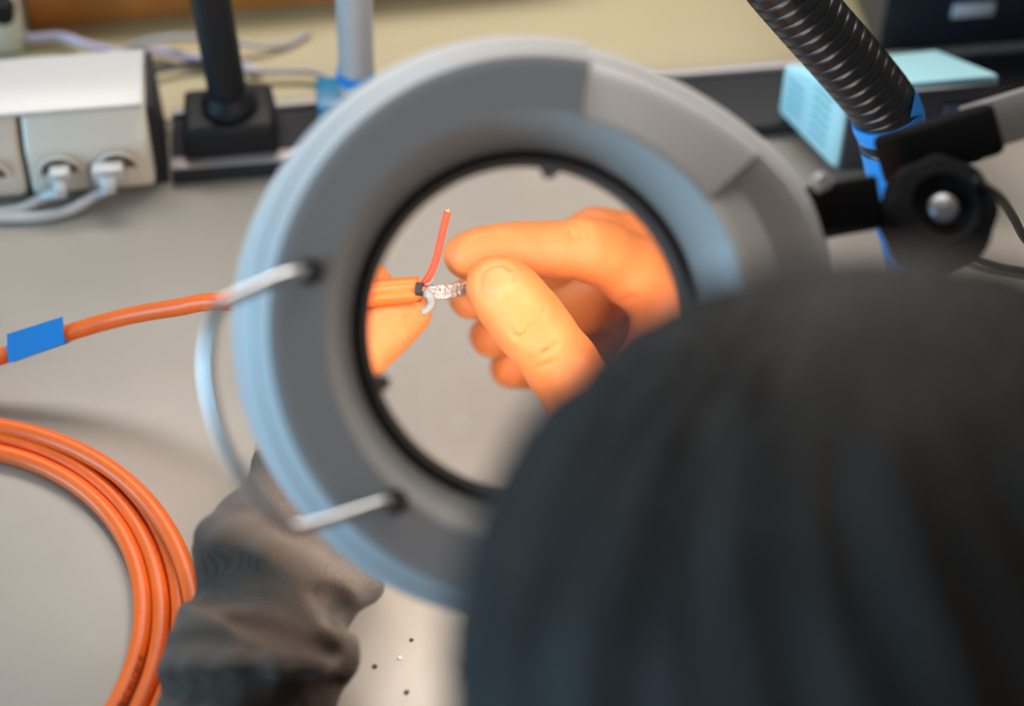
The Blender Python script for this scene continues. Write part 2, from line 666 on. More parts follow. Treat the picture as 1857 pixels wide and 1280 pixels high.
lid = rl('lid', box(-0.32, XR - 0.001, 0.803, 0.852, Z + 0.0495, Z + 0.0525, 0.0012), M_WHITE, strip)
# sockets: a ring with a recessed dark bowl, set on the slanted face
SN = np.array([0, -28.0, 4.0]); SN /= np.linalg.norm(SN)       # face normal (y, z)
def face_pt(x, z, out=0.0):
    y = 0.790 + (z - 0.004) * (0.004 / 0.028)
    return np.array([x, y, Z + z]) + SN * out
FM = Matrix(((1, 0, 0), (0, -SN[2], SN[1]), (0, SN[1], SN[2]))).to_4x4()
FM = Matrix(((1, 0, 0, 0), (0, -SN[2], SN[1], 0), (0, -SN[1], SN[2], 0), (0, 0, 0, 1)))
for sx in (-0.1535, -0.122, -0.2235, -0.192):
    me = lathe([(0.0001, -0.0090), (0.0085, -0.0090), (0.0100, -0.0005), (0.0106, 0.0008), (0.0118, 0.0008), (0.0124, 0.0)], 36)
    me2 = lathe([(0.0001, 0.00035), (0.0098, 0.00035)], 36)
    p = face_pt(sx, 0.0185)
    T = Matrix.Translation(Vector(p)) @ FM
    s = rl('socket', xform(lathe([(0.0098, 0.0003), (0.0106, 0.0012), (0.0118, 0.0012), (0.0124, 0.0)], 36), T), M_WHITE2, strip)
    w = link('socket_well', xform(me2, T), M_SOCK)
    w.parent = s

def plug(x, label, path_pts, wide):
    p = face_pt(x, 0.0185)
    e = empty('power_plug', p, label, 'plug')
    T = FM
    w = 0.0085 if wide else 0.0055
    bm = bmesh.new()
    me = box(-w, w, -0.0075, 0.0075, 0.0005, 0.012, 0.002, 2)
    o = link('plug_body', xform(me, T), M_WHITE, e, angle=40)
    me = hexa([(-w * .6, -0.0055, 0.012), (w * .6, -0.0055, 0.012), (w * .6, 0.0045, 0.012), (-w * .6, 0.0045, 0.012),
               (-0.003, -0.007, 0.019), (0.003, -0.007, 0.019), (0.003, -0.001, 0.019), (-0.003, -0.001, 0.019)], 0.001)
    link('strain_relief', xform(me, T), M_WHITE, e, angle=40)
    start = np.array(T @ Vector((0, -0.004, 0.017))) + p
    pts = [start] + [np.array(q) for q in path_pts]
    me = tube(catmull(pts, 10), 0.0030, 12)
    me.transform(Matrix.Translation(Vector(p)).inverted())
    link('cord', me, M_WHITE, e)
plug(-0.1525, 'narrow white plug in the left socket of the strip', [ben(85, 355, 0.008), ben(40, 378, 0.004), ben(-20, 386, 0.003), ben(-120, 392, 0.003), ben(-260, 410, 0.003)], False)
plug(-0.1265, 'wide white plug in the right socket, nearest the black end cap', [ben(175, 352, 0.008), ben(130, 380, 0.004), ben(70, 393, 0.003), ben(-20, 396, 0.003), ben(-120, 404, 0.003), ben(-260, 424, 0.003)], True)

# ================================================================== black post on a square base
post = empty('equipment_post', (-0.06, 0.819, Z + 0.0115), 'black round post on a square base, clamped to the rail', 'post')
rl('base', hexa([(-0.087, 0.800, Z + 0.0115), (-0.033, 0.800, Z + 0.0115), (-0.033, 0.842, Z + 0.0115), (-0.087, 0.842, Z + 0.0115),
                 (-0.084, 0.803, Z + 0.031), (-0.035, 0.803, Z + 0.031), (-0.035, 0.840, Z + 0.031), (-0.084, 0.840, Z + 0.031)], 0.003, 3), M_BLACK, post)
p0 = np.array([-0.0585, 0.8215, Z + 0.031])
col = lathe([(0.0145, 0.0), (0.0158, 0.002), (0.0155, 0.006), (0.0128, 0.009), (0.012, 0.012)], 40, cap=True)
rl('collar', xform(col, Matrix.Translation(Vector(p0))), M_BLACK, post)
ptop = np.array([-0.0665, 0.823, Z + 0.30])
rl('tube', cyl_between(p0, ptop, 0.0108, 28), M_BLACK, post)

# ================================================================== grey hose with blue tape
def corrugated(path, r, pitch, amp, seg=32):
    P = np.array(path)
    d = np.r_[0, np.cumsum(np.linalg.norm(np.diff(P, axis=0), axis=1))]
    n = int(d[-1] / pitch * 8)
    s = np.linspace(0, d[-1], n)
    Q = np.stack([np.interp(s, d, P[:, i]) for i in range(3)], 1)
    ph = np.arange(n) % 8
    rad = [r - amp if k == 0 else (r - amp * 0.25 if k == 1 else (r - amp * 0.05 if k < 7 else r)) for k in ph]
    return tube(list(Q), rad, seg)

gh = empty('grey_hose', ben(640, 215, 0.01), 'light grey ribbed hose with a blue tape band, rising from a blue clamp', 'hose')
a = np.array([ben(645, 215, 0.012)[0], 0.826, Z + 0.0115])
b = aty(647, 140, 0.823)
c = aty(642, 0, 0.822)
d_ = aty(634, -420, 0.82)
rl('ribbed_tube', corrugated(catmull([a, b, c, d_], 14), 0.0100, 0.0030, 0.0006), M_HOSEG, gh)
t0 = aty(645, 133, 0.823)
tdir = (c - b) / np.linalg.norm(c - b)
rl('tape_band', cyl_between(t0 - tdir * 0.0032, t0 + tdir * 0.0032, 0.0108, 28), M_TAPE, gh)
rl('clamp', box(a[0] - 0.021, a[0] + 0.014, 0.810, 0.838, Z + 0.0115, Z + 0.034, 0.002), M_TEAL, gh)

# ================================================================== thin leads along the back
def lead(name, label, pts, r, m):
    o = link(name, tube(catmull(pts, 10), r, 10), m)
    tag(o, label, 'cable')
    return o
lead('thin_cable', 'lilac cable lying behind the lid of the socket strip',
     [ben(-80, 20, .004), ben(-20, 52, .006), ben(50, 68, .008), ben(110, 66, .008), ben(160, 82, .008), ben(230, 96, .006), ben(290, 92, .006), ben(345, 104, .006), ben(420, 112, .004), ben(470, 130, .004)], 0.0026, M_LILAC)
lead('thin_cable', 'grey cable arching behind the black post above the lilac one',
     [ben(200, 110, .004), ben(240, 84, .010), ben(290, 70, .016), ben(345, 68, .016), ben(400, 72, .012), ben(470, 84, .006), ben(520, 82, .0022), ben(560, 60, .0022)], 0.0020, M_GREYLEAD)
lead('thin_cable', 'dark grey cable running from the end cap to the post',
     [ben(262, 134, .006), ben(290, 128, .006), ben(330, 118, .006), ben(380, 116, .006), ben(440, 130, .006)], 0.0019, M_NAVY)
lead('thin_cable', 'pale grey cable between the black post and the grey hose',
     [ben(425, 128, .006), ben(470, 130, .007), ben(530, 129, .007), ben(570, 131, .007), ben(604, 146, .006), ben(640, 160, .004)], 0.0022, M_GREYLEAD)

# ================================================================== things on the rear bench
wp = ben(58, 54); wq = ben(600, 6)
wd = None
dirv = (wq - wp) / np.linalg.norm(wq - wp); nv = np.array([-dirv[1], dirv[0], 0])
def obox(p, u, w, lu, lw, z0, z1, bev=0.001):
    q = [p, p + u * lu, p + u * lu + w * lw, p + w * lw]
    return hexa([x + np.array([0, 0, z0]) for x in q] + [x + np.array([0, 0, z1]) for x in q], bev)
tag(link('wooden_board', obox(wp, dirv, nv, 0.33, 0.02, 0.0, 0.055), M_WOOD, angle=40), 'brown wooden board standing on edge on the rear bench', 'board')
pb = ben(-40, 104)
pbx = empty('plastic_box', pb, 'pale green plastic box with a black knob beside the wooden board', 'box')
rl('case', obox(pb, np.array([1, 0, 0.]), np.array([0, 1, 0.]), ben(47, 95)[0] - pb[0], 0.05, 0.0, 0.060, 0.003), M_PALE, pbx)
kp = aty(6, 10, pb[1] - 0.0005)
rl('knob', cyl_between(kp, kp + np.array([0, -0.010, 0]), 0.0072, 24), M_BLACK, pbx)

bb = ben(1590, 100)
bx = empty('black_case', bb, 'black equipment case with a pale label at the back right', 'equipment case')
rl('case', obox(bb, np.array([1, 0, 0.]), np.array([0, 1, 0.]), 0.26, 0.16, 0.0, 0.14, 0.003), M_NAVY, bx)
la = aty(1727, 20, bb[1]); lb_ = aty(1803, 14, bb[1])
rl('label_plate', box(la[0], lb_[0], bb[1] - 0.001, bb[1] + 0.0005, la[2] - 0.0048, la[2] + 0.0048, 0.0004), M_LABEL, bx)

# ================================================================== pale blue soldering station
hF, hB = 0.070, 0.046
T0, T2 = ben(1534, 158, hF), ben(1818, 134, hF)
T1, T3 = ben(1420, 117, hB), ben(1700, 88, hB)
def down(p): return np.array([p[0], p[1], Z + 0.0115])
st = empty('soldering_station', down((T0 + T2) / 2), 'pale blue soldering station with dark front and side vents', 'soldering station')
shell = 0.004
rl('case', hexa([down(T0), down(T2), down(T3), down(T1), T0, T2, T3, T1], 0.0035, 3), M_CYAN, st)
fu = (T2 - T0) / np.linalg.norm(T2 - T0)
fn = np.array([fu[1], -fu[0], 0])
q0 = down(T0) + fu * 0.003 + np.array([0, 0, 0.002]); q1 = down(T2) - fu * 0.003 + np.array([0, 0, 0.002])
hz = hF - 0.0115 - 0.006
fp = [q0, q1, q1 - fn * 0.003, q0 - fn * 0.003]
fp = [q0 + fn * 0.004, q1 + fn * 0.004, q1 - fn * 0.002, q0 - fn * 0.002]
pan = rl('front_panel', hexa(fp + [x + np.array([0, 0, hz]) for x in fp], 0.001), M_NAVY, st)
scr = q0 + fu * 0.052 + fn * 0.0042 + np.array([0, 0, hz * 0.62])
o = link('display', obox(scr, fu, fn, 0.014, 0.0012, 0, 0.010, 0.0003), mat('display_glass', (0.05, 0.06, 0.09), 0.2))
o.parent = pan
# vents on the side face (two columns of raised slots)
sd = T1 - T0; sb = down(T1) - down(T0)
su = sb / np.linalg.norm(sb)
sn = np.cross(su, np.array([0, 0, 1.0])); sn /= np.linalg.norm(sn)
if sn @ (CAM - T0) < 0: sn = -sn
slot_me = None
SW = np.linalg.norm(sb)
slot = box(-0.5 * SW * 0.27, 0.5 * SW * 0.27, -0.0005, 0.0005, -0.0011, 0.0011, 0.0004, 1)
RS = Matrix(((su[0], sn[0], 0, 0), (su[1], sn[1], 0, 0), (0, 0, 1, 0), (0, 0, 0, 1)))
slot.materials.append(M_SLOT)
for colu, ts, rows in ((0, 0.30, 6), (1, 0.74, 4)):
    for k in range(rows):
        topz = (T0 + sd * ts)[2]
        pos = down(T0) + sb * ts
        pos[2] = topz - 0.010 - 0.0062 * k
        o = bpy.data.objects.new('vent_slot', slot)
        COL.objects.link(o)
        o.parent = st
        o.matrix_world = Matrix.Translation(Vector(pos - np.array(st.location) * 0) - st.location) @ RS if False else Matrix.Identity(4)
        o.matrix_parent_inverse = Matrix.Identity(4)
        o.matrix_local = Matrix.Translation(Vector(pos) - st.location + Vector(sn * 0.0003)) @ RS

# ================================================================== black extraction hose with blue tape
hs = empty('extraction_hose', ben(1640, 500), 'black corrugated extraction hose ending in blue tape', 'hose')
hp = [dep(1020, -520, 0.80), dep(1190, -330, 0.83), dep(1330, -150, 0.86), dep(1395, -55, 0.875), dep(1462, 25, 0.89), dep(1532, 105, 0.905), dep(1594, 180, 0.92), dep(1612, 215, 0.926), dep(1620, 260, 0.934)]
rl('corrugated_tube', corrugated(catmull(hp, 12), 0.0172, 0.0064, 0.0009, 40), M_HOSE, hs)
# slight spiral ridge seen on the outside of every rib
tp = [dep(1607, 205, 0.9235), dep(1617, 245, 0.932), dep(1624, 320, 0.945), dep(1628, 400, 0.962), dep(1634, 455, 0.975), ben(1640, 500, 0.004)]
tpp = catmull(tp, 8)
rl('tape_wrap', tube(tpp, list(np.interp(np.linspace(0, 1, len(tpp)), [0, .08, .3, .7, 1], [0.0178, 0.0182, 0.0160, 0.0105, 0.0085])), 32), M_TAPE, hs)
flap = [dep(1652, 212, .905), dep(1676, 205, .915), dep(1664, 165, .915), dep(1660, 170, .91)]
fl = [np.array(x) for x in flap]
rl('tape_flap', hexa(fl + [x + FWD * 0.0006 for x in fl], 0), M_TAPE, hs)

# ================================================================== crumbs on the bench
for (px, py, r, m, lab) in ((737, 1254, 0.0011, M_SPECK, 'dark round crumb on the bench, nearest the bottom edge'),
                            (680, 1208, 0.0011, M_SPECK, 'dark oblong crumb on the bench beside the sleeve'),
                            (725, 1193, 0.0010, M_SPECKW, 'tiny white crumb on the bench'),
                            (746, 1160, 0.0009, M_SPECK, 'faint brown crumb on the bench below the lamp rim')):
    bm = bmesh.new()
    bmesh.ops.create_icosphere(bm, subdivisions=2, radius=r)
    for v in bm.verts:
        v.co *= random.uniform(0.7, 1.25)
        v.co.z *= 0.6
    o = link('crumb', from_bm(bm), m)
    o.location = Vector(ben(px, py, r * 0.55))
    tag(o, lab, 'crumb')

# ================================================================== orange cable: coil, lead, stripped end
CR = 0.00425
turns = [(-0.2172, 0.5006, 0.1106, 0.0043), (-0.2236, 0.4972, 0.1252, 0.0043), (-0.2185, 0.4960, 0.1292, 0.0046), (-0.2270, 0.4815, 0.1450, 0.0110)]
turns[2] = (-0.2205, 0.4965, 0.1307, 0.0046)
pts = []
NS = 72
for ti, t in enumerate(turns):
    nx = turns[min(ti + 1, len(turns) - 1)]
    for k in range(NS):
        u = k / NS
        ang = math.pi - 2 * math.pi * u
        w = min(max((u - 0.72) / 0.28, 0), 1)
        w = w * w * (3 - 2 * w)
        cx, cy, R, h = [t[i] * (1 - w) + nx[i] * w for i in range(4)]
        hh = h
        if ti == 3:
            hh = 0.0045 + 0.0075 * math.exp(-((u - 0.45) / 0.16) ** 2)
        if ti == 2 and 0.0 < u < 0.30:
            hh = 0.0046 + 0.008 * max(0.0, math.sin(math.pi * u / 0.30))
        pts.append(np.array([cx + R * math.cos(ang), cy + R * math.sin(ang), Z + hh]))
coil_pts = pts
last = pts[-1]
lead_pts = [last + np.array([0.004, 0.035, 0.0]), last + np.array([0.020, 0.080, 0.002]), last + np.array([0.060, 0.130, 0.006]),
            ben(-160, 705, 0.012), ben(-60, 668, 0.017), ben(20, 640, 0.024), ben(120, 605, 0.034), ben(220, 576, 0.046), ben(320, 558, 0.060), ben(410, 547, 0.073)]
hold = [thru(590, 548, 0.125), thru(660, 537, 0.1225), thru(715, 530, 0.1215), thru(764, 526, 0.1210)]
path = catmull(pts[::3] + lead_pts + hold, 5)
cab = empty('orange_cable', (-0.22, 0.5, Z), 'long orange cable, coiled on the bench and stripped at the held end', 'cable')
rl('jacket', tube(path, CR, 18), M_ORANGE, cab, None)
# blue tape flag round the lead: a sleeve and two stuck-together flaps
def on_lead(px):
    best = min(path[len(pts) // 3 * 5:], key=lambda q: abs((q - CAM) @ RGT / ((q - CAM) @ FWD) * FPX + IW / 2 - px))
    return best
fa, fb = on_lead(14), on_lead(112)
fm_ = on_lead(62)
rl('tape_flag', join([tube([fa, fm_, fb], CR + 0.0006, 18)]), M_TAPE, cab, 50)
upd = UPV * 0.92 - FWD * 0.2
upd /= np.linalg.norm(upd)
bq = [fa - upd * 0.0052, fb - upd * 0.0048, fb + upd * 0.0085, fa + upd * 0.0095]
thk = -FWD * 0.0052
fo = link('tape_flap', hexa([x + thk for x in bq] + [x + thk - FWD * 0.0007 for x in bq], 0), M_TAPE, None, angle=40)
under(fo, cab)
# print on the cable, near the bottom of the coil
def glyphs(text, size):
    cu = bpy.data.curves.new('t', 'FONT')
    cu.body = text
    cu.size = size
    o = bpy.data.objects.new('t', cu)
    COL.objects.link(o)
    bpy.context.view_layer.update()
    me = bpy.data.meshes.new_from_object(o.evaluated_get(bpy.context.evaluated_depsgraph_get()))
    bpy.data.objects.remove(o)
    bm = bmesh.new()
    bm.from_mesh(me)
    bmesh.ops.subdivide_edges(bm, edges=[e for e in bm.edges if e.calc_length() > 0.0012], cuts=1)
    me2 = bpy.data.meshes.new('m')
    bm.to_mesh(me2)
    bm.free()
    return me2
gm = glyphs('89 C A7 CB5 IE', 0.0042)
cx, cy, R, h = turns[0]
aend = math.atan2(*(ben(212, 1290, 0.0043)[[1, 0]] - np.array([cy, cx])))
for v in gm.vertices:
    ang = aend + (v.co.x) / R
    th = math.radians(66) - (v.co.y + 0.0004) / CR          # angle up the jacket, from outside
    rr = CR + 0.00008
    rad = R + math.cos(th) * rr
    v.co = (cx + rad * math.cos(ang), cy + rad * math.sin(ang), Z + h + math.sin(th) * rr)
rl('jacket_print', gm, M_INK, cab, None)
# cores
tipd = path[-1] - path[-4]
tipd /= np.linalg.norm(tipd)
E0 = path[-1]
rl('black_core', cyl_between(thru(760, 525, 0.1175), thru(771, 526, 0.1165), 0.0022, 20), M_BLACK2, cab)
rl('copper_core', cyl_between(thru(766, 525.5, 0.1170), thru(773.5, 526, 0.1162), 0.0010, 16), M_COPPER, cab)
rw = catmull([thru(766, 522, 0.1195), thru(774, 514, 0.1190), thru(787, 492, 0.118), thru(797, 462, 0.1165), thru(805, 428, 0.115), thru(815, 389, 0.1135)], 10)
red = rl('red_core', tube(rw, 0.00118, 14), M_RED, cab, None)
for k in range(3):
    off = np.array([random.uniform(-1, 1) for _ in range(3)]) * 0.00035
    o = link('copper_strand', cyl_between(rw[-2] + off, rw[-1] + (rw[-1] - rw[-3]) * (0.45 + 0.2 * k) + off * 1.6, 0.00028, 8), M_COPPER)
    o.parent = red
for k, (dy0, dy1) in enumerate(((-6, -6), (2, 1), (10, 7))):
    wp_ = catmull([thru(762, 528 + dy0 * 0.5, 0.1205), thru(790, 529 + dy0, 0.1205), thru(815, 528 + dy0, 0.1215), thru(842, 524 + dy1, 0.1235), thru(880, 517 + dy1, 0.1255), thru(905, 510, 0.127)], 8)
    rl('braided_core', tube(wp_, [0.0008] * 4 + [0.00105] * (len(wp_) - 4), 12), M_TINNED, cab, None)
rl('fine_strand', tube(catmull([thru(772, 518, .118), thru(783, 514, .117), thru(790, 508, .116)], 5), 0.00016, 6), M_TINNED, cab, None)
cl = catmull([thru(775, 530, 0.1175), thru(784, 540, 0.1165), thru(784, 553, 0.1162), thru(776, 563, 0.1160), thru(770, 568, 0.1158)], 8)
o1 = rl('milky_core', tube(cl, 0.0014, 14), M_CLEAR, cab, None)
o = link('copper_end', cyl_between(cl[-2], cl[-1] + (cl[-1] - cl[-3]) * 0.5, 0.0008, 12), M_COPPER)
o.parent = o1

# ================================================================== magnifier lamp
LM = Matrix(((LENS_X[0], LENS_Y[0], LENS_N[0], LENS_C[0]), (LENS_X[1], LENS_Y[1], LENS_N[1], LENS_C[1]),
             (LENS_X[2], LENS_Y[2], LENS_N[2], LENS_C[2]), (0, 0, 0, 1)))
lamp = empty('magnifier_lamp', LENS_C, 'grey ring magnifier lamp with round lens and bent chrome handle', 'magnifier lamp', mw=LM)
def lp(name, me, m, angle=35, parent=lamp, smooth=True):
    return link(name, me, m, parent, smooth, angle)

def housing(part):
    NA = 240
    sec0, sec1 = math.radians(37), math.radians(79)
    prof = [(0.0676, 0.0020), (0.0700, 0.0080), (0.0735, 0.0165), (0.0768, 0.0230), (0.0785, 0.0252), (0.0808, 0.0260),
            (0.0850, 0.0260), (0.0900, 0.0260), (0.0960, 0.0260), (0.1000, 0.0260), (0.1014, 0.0255), (0.1022, 0.0242), (0.1046, 0.0198),
            (0.1053, 0.0178), (0.1060, 0.0178), (0.1068, 0.0170), (0.1104, 0.0100), (0.1112, 0.0070), (0.1110, -0.0100), (0.1104, -0.0310), (0.1098, -0.0325),
            (0.1088, -0.0325), (0.1082, -0.0300), (0.1060, -0.0050), (0.1020, 0.0060), (0.0840, 0.0080), (0.0715, 0.0020), (0.0705, -0.0090), (0.0690, -0.0095)]
    verts, faces = [], []
    angs = sorted(set([2 * math.pi * i / NA for i in range(NA)] + [sec0 - 0.006, sec0 + 0.006, sec1 - 0.006, sec1 + 0.006]))
    prof = prof[:6] if part == 'collar' else prof[5:]  # collar: the housing's own bore wall, split off to be coloured brighter
    n = len(prof)
    for a in angs:
        da = (a - math.radians(17) + math.pi) % (2 * math.pi) - math.pi
        bulge = 0.0165 * math.exp(-(da / math.radians(30)) ** 2)
        insec = sec0 < a < sec1
        for i, (r, z) in enumerate(prof, 0 if part == 'collar' else 5):
            w = min(max((r - 0.075) / 0.027, 0), 1)
            rr = r + bulge * w
            zz = z
            u = min(max((r - 0.0785) / 0.0240, 0), 1)
            ad_ = (math.degrees(a) + 180) % 360 - 180
            if z > -0.0110 and r > 0.0770 and i < 18:
                q = min(max((z + 0.010) / 0.0265, 0), 1)
                if insec:
                    zz = z - 0.0112 * u * q
                elif -50 < ad_ <= 37:
                    e_ = min(max((ad_ + 50) / 30, 0), 1)
                    zz = z - 0.0112 * min(u * 2.2, 1) * q * e_ * e_ * (3 - 2 * e_)
            verts.append((rr * math.cos(a), rr * math.sin(a), zz))
    m = len(angs)
    for i in range(m):
        j = (i + 1) % m
        for k in range(n - 1):
            faces.append((i * n + k, j * n + k, j * n + k + 1, i * n + k + 1))
    bm = bmesh.new()
    bm.from_mesh(pydata(verts, faces))
    me = from_bm(bm)
    return me
lp('housing', housing('shell'), M_GREY, 28)
lp('lightened_bore', housing('collar'), M_BORE_LIT, 40)
lp('lens_rim', lathe([(0.0640, -0.008), (0.0640, 0.0030), (0.0646, 0.0046), (0.0660, 0.0052), (0.0674, 0.0046), (0.0680, 0.0020), (0.0680, -0.008)], 128, closed=True), M_RIM)
lp('lens_gasket', lathe([(0.0614, -0.0030), (0.0614, 0.0040), (0.0620, 0.0056), (0.0636, 0.0060), (0.0645, 0.0056), (0.0645, -0.0030)], 128, closed=True), M_RIMG)
def lens():
    R = 0.40
    a = 0.0638
    edge = 0.001
    sag = lambda r: R - math.sqrt(R * R - r * r)
    top = [(r, edge + sag(a) - sag(r)) for r in np.linspace(0.00005, a, 40)]
    bot = [(r, -edge - sag(a) + sag(r)) for r in np.linspace(a, 0.00005, 40)]
    return lathe(top + bot, 160)
lp('lens', lens(), M_GLASS, 40)
lp('light_tube', lathe([(0.0885 + 0.0075 * math.cos(t), -0.0115 + 0.0075 * math.sin(t)) for t in np.linspace(0, 2 * math.pi, 14)[:-1]], 96, closed=True), M_TUBE, None)
for (px, py) in ((991, 306), (690, 690)):
    x, y = (px - 955) * 0.000212, (595 - py) * 0.000212
    a = math.atan2(y, x)
    me = lathe([(0.0001, 0.0046), (0.0022, 0.0042), (0.0031, 0.002), (0.0033, -0.001), (0.0001, -0.001)], 20)
    lp('lens_clip', xform(me, Matrix.Translation((0.0606 * math.cos(a), 0.0606 * math.sin(a), 0.0062))), M_RIMG)

def lq(px, py, z):
    """lamp coordinates of the point at height z over the lens plane seen at px, py"""
    r = ray(px, py)
    t = (z - (CAM - LENS_C) @ LENS_N) / (r @ LENS_N)
    p = CAM + r * t - LENS_C
    return np.array([p @ LENS_X, p @ LENS_Y, z])
# chrome wire handle
hm0, hm1 = lq(562, 493, 0.026)[:2], lq(716, 909, 0.026)[:2]
hpnt = lq
hpts = [hpnt(560, 493, 0.018), hpnt(552, 493, 0.0300), hpnt(520, 499, 0.037), hpnt(470, 520, 0.041), hpnt(418, 543, 0.044), hpnt(394, 562, 0.045), hpnt(380, 610, 0.0455),
        hpnt(376, 680, 0.0455), hpnt(394, 770, 0.0455), hpnt(432, 855, 0.0455), hpnt(480, 917, 0.0455), hpnt(512, 945, 0.045), hpnt(540, 957, 0.0445), hpnt(590, 945, 0.042), hpnt(650, 926, 0.037), hpnt(700, 909, 0.0310), hpnt(708, 906, 0.018)]
lp('handle', tube(catmull(hpts, 10), 0.0023, 18), M_CHROME, None)
for hx, hy in (hm0, hm1):
    me = lathe([(0.0028, 0.0), (0.0048, 0.0), (0.0045, 0.0018), (0.0028, 0.0022)], 24, closed=True)
    lp('grommet', xform(me, Matrix.Translation((hx, hy, 0.0260))), M_RIM)

# bracket, swivel joint, knob and arm on the right
lxy = lq
def lbox(px, py, z0, z1, w, h, rot, bev):
    me = box(-w / 2, w / 2, -h / 2, h / 2, z0, z1, bev, 3)
    c_ = lxy(px, py, (z0 + z1) / 2)
    return xform(me, Matrix.Translation((c_[0], c_[1], 0)) @ Matrix.Rotation(math.radians(rot), 4, 'Z'))
br = lp('bracket', lbox(1530, 376, -0.012, 0.004, 0.0270, 0.0215, 10, 0.002), M_MATT)
bo = lathe([(0.0001, 0.004), (0.0030, 0.0034), (0.0042, 0.0012), (0.0044, 0.0)], 20)
c_ = lxy(1490, 330, 0.009)
lp('bolt', xform(bo, Matrix.Translation(tuple(c_))), M_CHROME)
sw = lp('swivel_block', lbox(1702, 262, -0.022, 0.004, 0.0455, 0.0215, 17, 0.0035), M_MATT)
lp('yoke', lbox(1690, 345, -0.016, 0.000, 0.0230, 0.0340, 10, 0.003), M_MATT)
def knobmesh():
    verts, faces = [], []
    rings = [(-0.010, 0.90), (-0.009, 0.98), (-0.002, 1.0), (0.004, 0.97), (0.0075, 0.86), (0.0085, 0.60), (0.0055, 0.50), (0.0045, 0.30)]
    n = 72
    for z, s_ in rings:
        for i in range(n):
            a = 2 * math.pi * i / n
            r = 0.0232 * s_ * (1 + (0.03 * math.cos(8 * a) if s_ > 0.8 else 0))
            verts.append((r * math.cos(a), r * math.sin(a), z))
    for k in range(len(rings) - 1):
        for i in range(n):
            j = (i + 1) % n
            faces.append((k * n + i, k * n + j, (k + 1) * n + j, (k + 1) * n + i))
    faces.append(tuple(range((len(rings) - 1) * n, len(rings) * n)))
    faces.append(tuple(reversed(range(n))))
    return pydata(verts, faces)
kc = lxy(1703, 385, 0.006)
KM = Matrix.Translation(tuple(kc)) @ Matrix.Rotation(math.radians(-14), 4, 'X') @ Matrix.Rotation(math.radians(-8), 4, 'Y')
kn = lp('knob', xform(knobmesh(), KM), M_MATT, 30)
cp = lathe([(0.0001, 0.0085), (0.0045, 0.0080), (0.0062, 0.0062), (0.0064, 0.0045)], 24)
o = link('knob_cap', xform(cp, KM), M_STEEL, kn)
# the arm: square tube from the block out to the right, then a post down to the bench
a0 = lxy(1770, 232, -0.014)
ad = np.array([math.cos(math.radians(17)), math.sin(math.radians(17)), -0.10])
ad /= np.linalg.norm(ad)
av = np.cross(np.array([0, 0, 1.0]), ad); av /= np.linalg.norm(av)
aw = np.cross(ad, av)
def sqtube(p, q, u, w, hu, hw, bev=0.0015):
    return hexa([p - u * hu - w * hw, p + u * hu - w * hw, p + u * hu + w * hw, p - u * hu + w * hw,
                 q - u * hu - w * hw, q + u * hu - w * hw, q + u * hu + w * hw, q - u * hu + w * hw], bev)
a1 = a0 + ad * 0.27
lp('arm', sqtube(a0, a1, av, aw, 0.0100, 0.0105), M_ARM)
LMI = LM.inverted()
wa1 = np.array(LM @ Vector(a1))
foot = np.array([wa1[0] + 0.02, wa1[1], Z])
lp('arm_post', xform(tube([foot + np.array([0, 0, 0.02]), (foot + wa1) / 2, wa1 + np.array([0, 0, 0.02])], 0.011, 24), LMI), M_ARM)
lp('bench_clamp', xform(box(foot[0] - 0.03, foot[0] + 0.03, foot[1] - 0.03, foot[1] + 0.03, Z, Z + 0.03, 0.004), LMI), M_BLACK)
# its mains lead hanging from the joint
lead('power_lead', 'thin black lead hanging behind the lamp joint at the right',
     [dep(1770, 330, .728), dep(1812, 358, .76), dep(1838, 395, .84), dep(1865, 440, .90), ben(1930, 500, .006), ben(1925, 520, .003), ben(1870, 497, .003), ben(1815, 487, .003), ben(1765, 470, .004), ben(1690, 430, .003)], 0.0021, M_BLACK)

# ================================================================== the person
def norm(v):
    v = np.array(v, float)
    return v / np.linalg.norm(v)

R_WRIST = np.array([0.166, 0.574, Z + 0.034])
R_FORE = R_WRIST + norm([0.60, -0.79, 0.03]) * 0.06
R_ELB = np.array([0.40, 0.26, Z + 0.06])
L_WRIST = dep(578, 822, 0.832)
L_ELB = np.array([-0.165, 0.235, Z + 0.055])
HEAD = dep(1575, 1230, 0.43)
FACE = norm([-0.10, 0.82, -0.56])
HRT = norm(np.cross(FACE, [0, 0, 1]))
HUP = np.cross(HRT, FACE)
NECK = np.array([0.115, 0.085, 0.985])
SHL, SHR = np.array([-0.080, 0.015, 0.945]), np.array([0.300, 0.015, 0.945])

